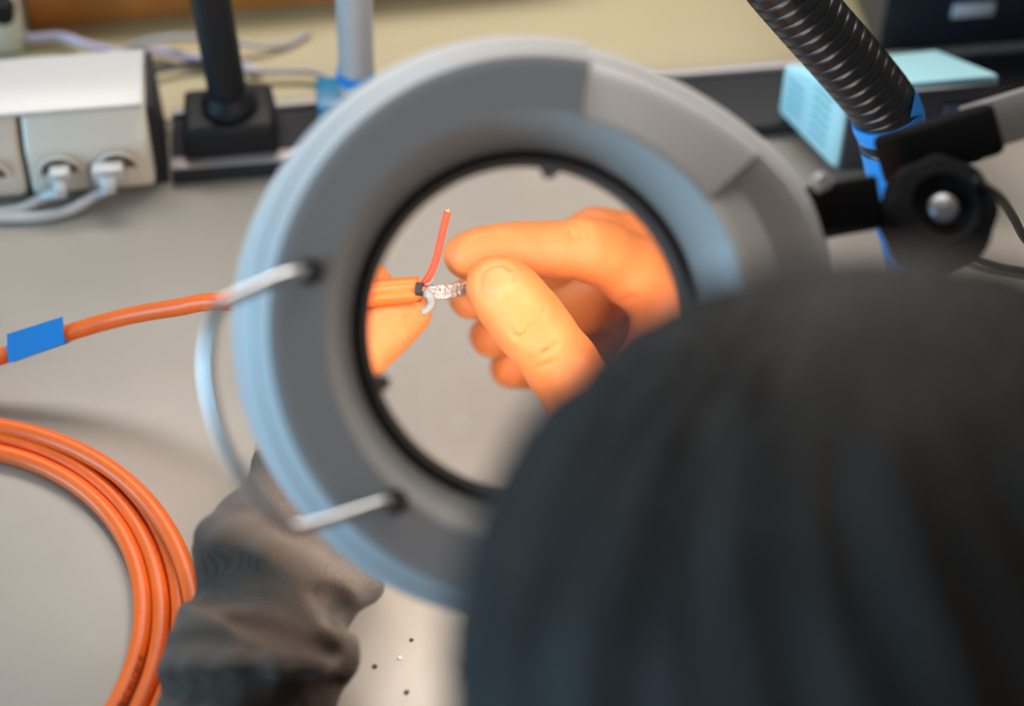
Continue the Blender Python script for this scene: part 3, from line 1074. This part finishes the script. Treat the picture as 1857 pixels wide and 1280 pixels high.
# ---- right hand
def right_hand():
    P = lambda x, y, s, r: (thru(x, y, s), r / 1000.0)
    idx_m = P(1232, 566, .150, 12.6); mid_m = P(1262, 512, .168, 12.8); rng_m = P(1275, 530, .187, 12.2); pky_m = P(1272, 580, .203, 11.0)
    wrist = (R_WRIST, 0.0255)
    cmc = P(1215, 850, .152, 18)
    allp = []
    fingers = [
        [P(1180, 815, .146, 16.0), P(1066, 742, .128, 13.0), P(1012, 660, .1185, 11.6), P(975, 610, .1145, 11.4), P(948, 575, .1138, 11.5), P(918, 538, .1160, 11.0), P(901, 519, .1185, 10.2)],
        [idx_m, P(1140, 497, .141, 11.0), P(1085, 463, .136, 10.0), P(1052, 454, .1330, 9.5), P(1000, 456, .1315, 8.5), P(950, 455, .1305, 8.2), P(908, 459, .1302, 8.1), P(872, 464, .1308, 7.7), P(848, 468, .1318, 7.2)],
        [mid_m, P(1130, 448, .160, 9.8), P(1072, 437, .156, 9.0), P(1000, 470, .158, 8.0), P(930, 525, .157, 7.8), P(856, 541, .148, 6.9)],
        [rng_m, P(1115, 520, .186, 8.8), P(1050, 555, .186, 8.2), P(975, 592, .176, 7.6), P(893, 608, .163, 7.0)],
        [pky_m, P(1125, 622, .200, 7.8), P(1060, 655, .194, 7.2), P(1000, 668, .184, 6.8), P(926, 665, .170, 6.5)],
    ]
    allp = [q for f in fingers for q in f] + [wrist, (R_FORE, 0.03)]
    lo = np.min([p - r for p, r in allp], 0) - 0.008
    hi = np.max([p + r for p, r in allp], 0) + 0.008
    fl = Field(lo, hi, 0.0009)
    palm = fl.new()
    fl.chain(palm, [(R_FORE, 0.029), wrist, (mid_m[0], 0.0135)], 0.010)
    for m in (idx_m, rng_m, pky_m):
        fl.cone(palm, wrist[0], 0.019, m[0], m[1], 0.012)
    for a, b in ((idx_m, mid_m), (mid_m, rng_m), (rng_m, pky_m)):
        fl.cone(palm, a[0], a[1], b[0], b[1], 0.008)
    fl.cone(palm, wrist[0], 0.021, cmc[0], 0.018, 0.012)
    fl.cone(palm, cmc[0], 0.018, fingers[0][0][0], 0.016, 0.010)
    w0 = P(1095, 765, .136, 10); w1 = P(1205, 600, .152, 10.5)
    fl.cone(palm, w0[0], w0[1], w1[0], w1[1], 0.010)          # web between thumb and index
    total = None
    for i, f in enumerate(fingers):
        g = fl.chain(fl.new(), f, 0.004)
        if i == 0:
            # nail bed flattening and the wrinkles over the thumb joint
            for stroke in ([(935, 560), (948, 570), (960, 566)], [(922, 598), (938, 584), (951, 578), (963, 566)],
                           [(925, 604), (935, 612), (950, 606), (965, 592), (978, 572), (983, 560)], [(944, 622), (960, 615), (975, 600)],
                           [(958, 650), (985, 636), (1005, 622)], [(970, 668), (995, 656)], [(945, 588), (955, 596), (962, 588)]):
                sp = [surf(g, fl, x, y) for x, y in stroke]
                fl.groove(g, [q for q in sp if q is not None], 0.0007, 0.0010)
            ring = [(905 + 40 * math.cos(t) * 0.95 + 18 * math.sin(t), 520 + 24 * math.sin(t) - 20 * math.cos(t) * 0.0 + 0) for t in np.linspace(0, 2 * math.pi, 25)]
            ring = nail_outline()
            sp = [surf(g, fl, x, y) for x, y in ring]
            fl.groove(g, [q for q in sp if q is not None], 0.00042, 0.0009)
        if i == 1:
            for stroke in ([(1028, 420), (1033, 432), (1030, 445)], [(1042, 412), (1048, 428), (1045, 440)], [(1058, 414), (1062, 430)],
                           [(905, 432), (908, 444)], [(1022, 470), (1024, 492)]):
                sp = [surf(g, fl, x, y) for x, y in stroke]
                fl.groove(g, [q for q in sp if q is not None], 0.00045, 0.0010)
        g = smin(palm, g, 0.007)
        total = g if total is None else np.minimum(total, g)
    # crease where the index meets the palm
    sp = [surf(total, fl, x, y) for x, y in ((1100, 553), (1118, 548), (1135, 540))]
    fl.groove(total, [q for q in sp if q is not None], 0.0007, 0.0014)
    return fl.mesh(total)

def nail_outline():
    c = np.array([900.0, 512.0]); u = norm([0.62, 0.78]); w = np.array([u[1], -u[0]])
    out = []
    for t in np.linspace(0, 2 * math.pi, 29):
        out.append(tuple(c + u * 36 * math.cos(t) * (1 if math.cos(t) > 0 else 0.85) + w * 31 * math.sin(t)))
    return out

def surf(F, fl, x, y):
    """first surface point met by the sight line that the lens shows at x, y"""
    prev = None
    for s in np.arange(0.095, 0.21, 0.0006):
        p = thru(x, y, s)
        i = np.round((p - fl.lo) / fl.h).astype(int)
        if (i < 0).any() or (i >= fl.n).any():
            continue
        if F[tuple(i)] < 0:
            return p
    return None

# ---- left hand
def left_hand():
    P = lambda x, y, s, r: (thru(x, y, s), r / 1000.0)
    wrist = (L_WRIST, 0.0255)
    fore = (dep(548, 895, 0.827), 0.024)
    thumb = [P(430, 800, .128, 14), P(560, 706, .128, 12.5), P(660, 628, .130, 10.4), P(700, 593, .1305, 9.6), P(738, 565, .1310, 8.8)]
    im = P(420, 560, .165, 12.0); mm = P(400, 620, .182, 12.0); rm = P(400, 680, .195, 11.5); pm = P(410, 745, .203, 10.5)
    fingers = [thumb,
               [im, P(520, 488, .150, 9.6), P(610, 500, .146, 8.2), P(684, 515, .1420, 6.6)],
               [mm, P(530, 560, .176, 9.2), P(620, 575, .165, 8.0), P(655, 600, .150, 7.0)],
               [rm, P(520, 640, .190, 8.8), P(600, 650, .178, 7.6), P(625, 660, .162, 6.8)],
               [pm, P(505, 710, .197, 7.8), P(570, 715, .186, 7.0), P(590, 715, .172, 6.3)]]
    allp = [q for f in fingers for q in f] + [wrist, fore]
    lo = np.min([p - r for p, r in allp], 0) - 0.008
    hi = np.max([p + r for p, r in allp], 0) + 0.008
    fl = Field(lo, hi, 0.0011)
    palm = fl.new()
    fl.chain(palm, [fore, wrist, (mm[0], 0.0135)], 0.010)
    for m in (im, rm, pm):
        fl.cone(palm, wrist[0], 0.018, m[0], m[1], 0.012)
    for a, b in ((im, mm), (mm, rm), (rm, pm)):
        fl.cone(palm, a[0], a[1], b[0], b[1], 0.008)
    fl.cone(palm, wrist[0], 0.02, thumb[0][0], 0.015, 0.012)
    total = None
    for i, f in enumerate(fingers):
        g = fl.chain(fl.new(), f, 0.004)
        if i == 0:
            for stroke in ([(690, 590), (710, 600), (735, 604)], [(688, 600), (705, 612), (722, 616)], [(700, 580), (722, 592), (750, 590)], [(695, 575), (715, 572)]):
                sp = [surf(g, fl, x, y) for x, y in stroke]
                fl.groove(g, [q for q in sp if q is not None], 0.0005, 0.0011)
        g = smin(palm, g, 0.006)
        total = g if total is None else np.minimum(total, g)
    return fl.mesh(total)

# ---- head, neck, arms and trunk, coarser
def low_body():
    fl = Field((-0.24, -0.12, 0.60), (0.50, 0.55, 1.24), 0.0045)
    F = fl.new()
    R = np.array([HRT, FACE, HUP])
    fl.ellipsoid(F, HEAD, R, (0.074, 0.090, 0.088), 0.01)
    def hl(a, b, c):
        return HEAD + HRT * a + FACE * b + HUP * c
    fl.ellipsoid(F, hl(0, 0.030, -0.055), R, (0.058, 0.062, 0.068), 0.02)
    fl.ellipsoid(F, hl(0, 0.062, -0.098), R, (0.026, 0.022, 0.018), 0.015)          # chin
    fl.chain(F, [(hl(0, 0.088, -0.015), 0.008), (hl(0, 0.108, -0.050), 0.012)], 0.010)  # nose
    for s in (-1, 1):
        fl.ellipsoid(F, hl(0.012 * s, 0.096, -0.052), R, (0.009, 0.010, 0.008), 0.006)
        fl.ellipsoid(F, hl(0.031 * s, 0.094, -0.014), R, (0.017, 0.010, 0.011), 0.006, sub=True)   # eye socket
        fl.ellipsoid(F, hl(0.078 * s, -0.002, -0.028), R, (0.008, 0.017, 0.030), 0.006)   # ear
        fl.ellipsoid(F, hl(0.083 * s, 0.003, -0.026), R, (0.005, 0.009, 0.017), 0.004, sub=True)
    fl.chain(F, [(hl(-0.022, 0.088, -0.075), 0.004), (hl(0, 0.095, -0.075), 0.004), (hl(0.022, 0.088, -0.075), 0.004)], 0.004, sub=True)
    fl.chain(F, [(hl(-0.018, 0.088, -0.083), 0.006), (hl(0, 0.094, -0.083), 0.007), (hl(0.018, 0.088, -0.083), 0.006)], 0.005)
    fl.chain(F, [(hl(0, -0.030, -0.060), 0.055), (NECK, 0.056)], 0.02)
    tr = [(NECK, 0.06), (np.array([0.112, 0.02, 0.90]), 0.10), (np.array([0.11, 0.0, 0.72]), 0.11), (np.array([0.11, -0.01, 0.62]), 0.11)]
    fl.chain(F, tr, 0.04)
    larm = [(L_ELB, 0.036), (dep(430, 1400, .765), 0.022), (dep(446, 1290, .780), 0.017), (dep(470, 1165, .796), 0.016), (dep(512, 1030, .812), 0.017), (dep(560, 868, .831), 0.020), (L_WRIST, 0.0235)]
    for sh, arm in ((SHL, larm), (SHR, [(R_ELB, 0.036), (R_FORE, 0.0235)])):
        fl.chain(F, [(np.array([0.112, 0.03, 0.93]), 0.06), (sh, 0.052)], 0.03)
        fl.chain(F, [(sh, 0.048)] + arm, 0.012)
    return fl.mesh(F)

body_me = join([right_hand(), left_hand(), low_body()])
body_me.materials.append(M_SKIN)
body_me.materials.append(M_NAIL)
person = link('person', body_me)
tag(person, 'person seen from behind, dark head and dark knit top, holding the cable end', 'person')
# the thumbnail: faces inside its outline take the nail's material
def mark_nail():
    nl = np.array(nail_outline())
    n = len(body_me.polygons)
    co = np.empty(n * 3, np.float32)
    body_me.polygons.foreach_get('center', co)
    co = co.reshape(-1, 3)
    c3 = thru(900, 512, 0.109)
    near = np.where(np.linalg.norm(co - c3, axis=1) < 0.016)[0]
    c = np.array([900.0, 512.0]); u = norm([0.62, 0.78]); w = np.array([u[1], -u[0]])
    for i in near:
        # lens coordinates back to the picture
        p = co[i] - LENS_C
        s = -(p @ LENS_N)
        if s > 0.116:
            continue
        h = p + LENS_N * s
        q = LENS_C + h * (LENS_F / (LENS_F - s)) - LENS_N * (s * LENS_F / (LENS_F - s)) - CAM
        d = q @ FWD
        xy = np.array([IW / 2 + FPX * (q @ RGT) / d, IH / 2 - FPX * (q @ UPV) / d]) - c
        if ((xy @ u) / 34) ** 2 + ((xy @ w) / 29) ** 2 < 1:
            body_me.polygons[int(i)].material_index = 1
mark_nail()

# ---- hair
def hair():
    R = np.array([HRT, FACE, HUP])
    fl = Field(HEAD - 0.15, HEAD + 0.15, 0.0028)
    F = fl.new()
    fl.ellipsoid(F, HEAD - FACE * 0.006 + HUP * 0.004, R, (0.097, 0.099, 0.096), 0.01)
    fl.ellipsoid(F, HEAD - FACE * 0.045 - HUP * 0.05, R, (0.074, 0.055, 0.060), 0.03)
    X, Y, Zz = fl.ax[0][:, None, None] - HEAD[0], fl.ax[1][None, :, None] - HEAD[1], fl.ax[2][None, None, :] - HEAD[2]
    u = X * HRT[0] + Y * HRT[1] + Zz * HRT[2]
    v = X * FACE[0] + Y * FACE[1] + Zz * FACE[2]
    w = X * HUP[0] + Y * HUP[1] + Zz * HUP[2]
    az = np.arctan2(u, v + 0.0 * u)
    F = F + (0.0022 * np.sin(az * 34 + 60 * w + 3 * np.sin(w * 60)) * np.clip(np.hypot(u, v) / 0.05, 0, 1)
             + 0.0016 * np.sin(az * 57 - 90 * w + 40 * u)).astype(np.float32)
    # open for the face
    cut = (0.018 - (v - 0.050 + np.clip(w + 0.0, None, 0.05) * -0.9) )
    face_open = -(np.minimum(v - 0.030, 0.045 - w))           # negative inside the opening
    F = np.maximum(F, -face_open)
    F = np.maximum(F, (-(w + 0.098)).astype(np.float32))
    return fl.mesh(F.astype(np.float32))
link('hair', hair(), M_HAIR, person)
for s in (-1, 1):
    bm = bmesh.new()
    bmesh.ops.create_uvsphere(bm, u_segments=16, v_segments=10, radius=0.0115)
    e = link('eye', from_bm(bm), M_EYE, person)
    e.location = Vector(HEAD + HRT * 0.031 * s + FACE * 0.0775 + HUP * -0.014)

# ---- knit top: trunk and upper sleeves coarse, the near left sleeve in detail
def sweater():
    fl = Field((-0.28, -0.16, 0.58), (0.52, 0.56, 1.06), 0.0055)
    F = fl.new()
    fl.chain(F, [(NECK + np.array([0, -0.01, -0.035]), 0.072), (np.array([0.112, 0.02, 0.89]), 0.122), (np.array([0.11, 0.0, 0.74]), 0.128), (np.array([0.11, -0.01, 0.64]), 0.125)], 0.04)
    for sh in (SHL, SHR):
        fl.chain(F, [(np.array([0.112, 0.03, 0.92]), 0.075), (sh, 0.064)], 0.03)
    fl.chain(F, [(SHL, 0.060), (L_ELB, 0.047), (dep(418, 1470, 0.752), 0.0345)], 0.015)
    RC = R_WRIST + (R_ELB - R_WRIST) * 0.22
    fl.chain(F, [(SHR, 0.060), (R_ELB, 0.047), (RC, 0.035)], 0.015)
    return fl.mesh(F)

def left_sleeve():
    D = lambda x, y, d, r: (dep(x, y, d), r / 1000.0)
    core = [D(590, 790, .836, 26.0), D(566, 868, .829, 26.5), D(554, 928, .822, 25.5), D(514, 1005, .807, 34.5), D(508, 1048, .799, 35), D(488, 1110, .792, 31.5), D(470, 1165, .786, 34.5), D(463, 1208, .780, 36.5), D(452, 1248, .775, 33), D(446, 1290, .768, 35), D(430, 1400, .757, 36), D(416, 1480, .750, 37)]
    fl = Field(np.min([p - r for p, r in core], 0) - 0.02, np.max([p + r for p, r in core], 0) + 0.02, 0.0014)
    F = fl.chain(fl.new(), core, 0.006)
    def ridge(pts, r, k):
        fl.chain(F, [D(x, y, d, r) for x, y, d in pts], k)
    ridge([(382, 1000, .800), (392, 975, .790), (430, 978, .778), (490, 1005, .770), (550, 1040, .770), (610, 1066, .778), (664, 1066, .798)], 7.5, 0.007)
    ridge([(560, 1050, .772), (592, 1105, .768), (612, 1160, .768), (618, 1200, .778)], 5.5, 0.012)
    ridge([(320, 1216, .778), (334, 1220, .762), (366, 1222, .747), (430, 1222, .738), (500, 1222, .736), (560, 1214, .744), (612, 1198, .768)], 6.5, 0.008)
    ridge([(385, 1108, .785), (410, 1130, .768), (460, 1160, .757), (530, 1188, .753)], 5.0, 0.014)
    ridge([(470, 1072, .772), (520, 1110, .764), (565, 1150, .762)], 4.0, 0.010)
    def valley(pts, r, k):
        n = len(pts)
        fl.chain(F, [D(x, y, d, r * math.sin(math.pi * (0.12 + 0.80 * q / (n - 1)))) for q, (x, y, d) in enumerate(pts)], k, sub=True)
    valley([(345, 1066, .790), (372, 1058, .772), (400, 1056, .762), (440, 1066, .754), (500, 1090, .751), (556, 1132, .754)], 11.0, 0.007)
    valley([(420, 1122, .758), (460, 1124, .751), (520, 1142, .747), (570, 1166, .749), (598, 1182, .757)], 7.5, 0.007)
    valley([(290, 1246, .768), (312, 1248, .748), (350, 1251, .737), (400, 1253, .731), (460, 1253, .729), (540, 1249, .735), (582, 1243, .748), (618, 1234, .770)], 5.0, 0.006)
    valley([(640, 1118, .785), (625, 1118, .770), (606, 1092, .762), (575, 1082, .762)], 6.0, 0.007)
    # small rolling creases
    X, Y, Zz = fl.ax[0][:, None, None], fl.ax[1][None, :, None], fl.ax[2][None, None, :]
    F += (0.0005 * np.sin(X * 150 + 4 * np.sin(Y * 70)) * np.sin(Y * 210 + 60 * X + Zz * 90)).astype(np.float32)
    return fl.mesh(F)
link('knit_top', join([sweater(), left_sleeve()]), M_KNIT, person)

def trousers():
    fl = Field((-0.12, -0.20, -0.01), (0.34, 0.46, 0.70), 0.010)
    F = fl.new()
    fl.chain(F, [(np.array([0.11, -0.01, 0.66]), 0.122), (np.array([0.11, -0.02, 0.54]), 0.13)], 0.03)
    for s in (-1, 1):
        x = 0.11 + 0.095 * s
        fl.chain(F, [(np.array([x, 0.0, 0.53]), 0.085), (np.array([x + 0.03 * s, 0.34, 0.52]), 0.062), (np.array([x + 0.03 * s, 0.32, 0.075]), 0.042)], 0.02)
        fl.chain(F, [(np.array([x + 0.03 * s, 0.30, 0.045]), 0.040), (np.array([x + 0.035 * s, 0.42, 0.030]), 0.028)], 0.02)
    return fl.mesh(F)
link('trousers', trousers(), M_TROUSER, person)
